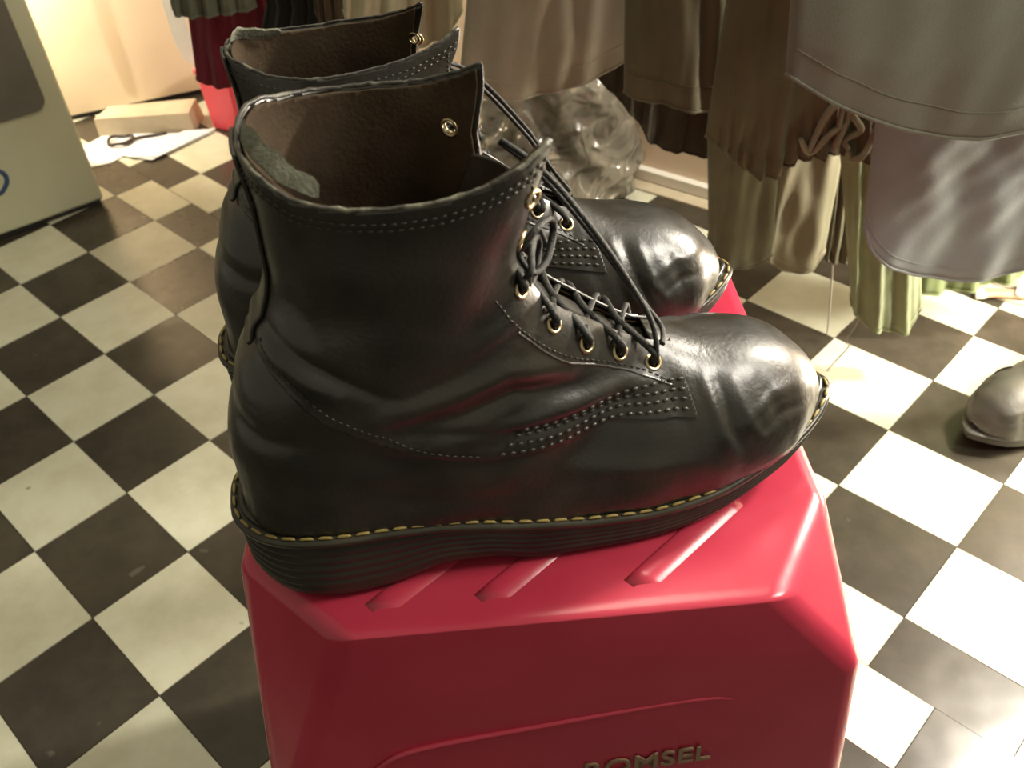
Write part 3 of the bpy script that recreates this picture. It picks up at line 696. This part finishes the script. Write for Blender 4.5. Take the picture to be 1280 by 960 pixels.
arc = [(.168, .128), (.155, .130), (.147, .120), (.149, .106), (.160, .094), (.170, .088)]
cc = catmull([tuple(pq(a, .0035, z_)) for a, z_ in arc], 24)
link('blue_mark', *tubevf(cc, .0058, 10), M['blue'], app, True)['label'] = 'curved blue painted mark'
# timber block along the wall
bk = Vector((-.765, 2.0, 0))
top4 = [(-.853, 1.992), (-.842, 2.062), (-.655, 2.085), (-.640, 1.985)]
bot4 = [(-.838, 1.978), (-.842, 2.075), (-.655, 2.085), (-.650, 1.972)]
V, F = hullvf([Vector((a, b, .045))-bk for a, b in [(-.858, 1.990), (-.840, 2.050), (-.646, 2.052), (-.648, 1.978)]]+[Vector((a, b, 0))-bk for a, b in [(-.860, 1.988), (-.840, 2.055), (-.640, 2.055), (-.646, 1.975)]])
b_ = link('timber_block', V, F, M['timber']); b_.location = bk; mod_bevel(b_, .0015, 2); tag(b_, 'pale painted timber block lying along the foot of the wall', 'block')
# papers
pc = Vector((-.76, 1.92, 0))
def sheet(pts_, z_, lab, m='paper', th=.0012):
    V = [Vector((a, b, z_))-pc for a, b in pts_]+[Vector((a, b, z_+th))-pc for a, b in pts_]; n_ = len(pts_)
    F = [tuple(range(n_))[::-1], tuple(range(n_, 2*n_))]+[(k, (k+1) % n_, n_+(k+1) % n_, n_+k) for k in range(n_)]
    o = link('paper_sheet', V, F, M[m]); o.location = pc; tag(o, lab, 'paper', 'white papers by the wall'); return o
sheet([(-.700, 1.861), (-.598, 1.972), (-.668, 1.975), (-.770, 1.872)], .0055, 'white paper sheet on top at right, dark edge toward the camera')
sheet([(-.712, 1.852), (-.606, 1.960), (-.72, 1.975), (-.845, 2.000), (-.895, 1.925), (-.80, 1.893)], .0035, 'large white paper sheet under the black cable coil')
sheet([(-.80, 1.86), (-.775, 1.893), (-.90, 1.95), (-.93, 1.90), (-.865, 1.84)], .0015, 'white paper corner sticking out beside the cooker')
ring = [(-.800+.027*math.cos(a), 1.948+.024*math.sin(a), .010+.003*math.sin(3*a)) for a in np.linspace(0, 5.6*math.pi, 70)]
tail = [(-.765, 1.955, .009), (-.735, 1.962, .008), (-.705, 1.968, .008)]
cc = np.vstack([np.array(ring)*1.0, catmull([ring[-1]]+tail, 12)]) - np.array(pc)
o = link('cable_coil', *tubevf(cc, .0032, 6), M['cable'], None, True); o.location = pc; tag(o, 'small coil of dark cable lying on the white papers', 'cable')
# pink-red container at back
pk = Vector((-.55, 2.02, 0))
V, F = hullvf([Vector(p)-pk for p in [(-.606, 1.985, 0), (-.540, 1.945, 0), (-.47, 2.03, 0), (-.535, 2.07, 0), (-.612, 1.985, .125), (-.535, 1.935, .125), (-.46, 2.03, .125), (-.535, 2.08, .125)]])
pr = tag(empty('plastic_box', pk), 'small light red plastic box on the floor under the dark red garment', 'box')
b_ = link('box_body', V, F, M['redlight'], pr); mod_bevel(b_, .004, 3)
V, F = hullvf([Vector(p)-pk for p in [(-.616, 1.985, .125), (-.535, 1.931, .125), (-.456, 2.03, .125), (-.535, 2.084, .125), (-.616, 1.985, .138), (-.535, 1.931, .138), (-.456, 2.03, .138), (-.535, 2.084, .138)]])
b_ = link('lid', V, F, M['redlight'], pr); mod_bevel(b_, .003, 3)
# shiny bag of rubbish
def bag():
    V = []; F = []; nu, nv = 90, 60; r = np.random.default_rng(5); ph = r.uniform(0, 6.28, 20)
    for i in range(nv):
        h = i/(nv-1); Z = .30*h
        for j in range(nu):
            a = 2*math.pi*j/nu
            rx = (.150-.035*h)*(1-max(0, (h-.80)/.2)**2*.93)*(1 if h > .08 else .78+.22*math.sqrt(h/.08)); ry = rx*.72
            # creases run down and to the left from the right-hand peak
            cr = .0065*math.sin(9*a+14*h+ph[0]+1.5*math.sin(5*h+ph[1]))+.005*math.sin(17*a-19*h+ph[2])*math.sin(11*h+ph[3])+.008*math.sin(3*a+6*h+ph[4])
            cr += .006*abs(math.sin(6*a+9*h+ph[5]))
            lean = .03*h
            V.append((lean+(rx+cr)*math.cos(a), (ry+cr)*math.sin(a), Z+.006*math.sin(4*a+ph[6])*h))
    for i in range(nv-1):
        for j in range(nu): j2 = (j+1) % nu; F.append((i*nu+j, i*nu+j2, (i+1)*nu+j2, (i+1)*nu+j))
    F.append(tuple(range(nu))[::-1]); F.append(tuple((nv-1)*nu+j for j in range(nu)))
    o = link('plastic_bag', V, F, M['bag'], None, True); o.location = (.105, 1.565, .0); return o
tag(bag(), 'shiny crumpled dark plastic bag standing on the floor behind the boots', 'bag')
# stray shoe at the right edge: the same last, cut low
low = .092+.35*np.clip(.0, 0, 1)+np.clip((.17-x)*.25, 0, .03)
Vs, Fs = gridmesh(0, [low-z+0*x])
sh = tag(empty('leather_shoe', (.578+.31*math.cos(math.radians(20)), .853+.31*math.sin(math.radians(20)), 0), math.radians(200)), 'dull brown-grey leather shoe on the floor at the right edge', 'shoe')
o = link('shoe_upper', Vs, Fs, M['shoe'], sh, True); mod_solid(o, .002, -1)
V_, F_ = loft2(sl); link('shoe_sole', V_, F_, M['shoe'], sh, True)
V_, F_ = loft2(welt_lv, False); link('shoe_welt', V_, F_, M['shoe'], sh, True)
creases = merge([tubevf(sidecurve(pp, sg, .0004, 20), .0014, 6) for sg in (-1, 1) for pp in ([(.232, .082), (.240, .062), (.25, .045)],)])
link('toe_seam', *creases, M['dark'], sh, True)
# tan strap end near the right wall
st = tag(empty('leather_strap', (.79, 1.13, 0)), 'tan leather strap with a white keeper lying by the wall at right', 'strap')
link('strap', *tubevf(catmull([(-.062, .020, .008), (-.04, .018, .009), (0, .006, .010), (.05, -.008, .009), (.10, -.03, .008)], 24), .010, 10, flat=.55), M['tan'], st, True)
link('tip', *tubevf(catmull([(-.067, .0215, .008), (-.060, .0195, .0085), (-.055, .019, .009)], 8), .0105, 10, flat=.6), M['white'], st, True)['label'] = 'white worn tip'
link('keeper', *tubevf(catmull([(-.014, -.001, .016), (-.008, .008, .018), (-.002, .018, .016), (.002, .024, .008)], 10), .005, 8, flat=.5), M['white'], st, True)['label'] = 'white keeper loop'
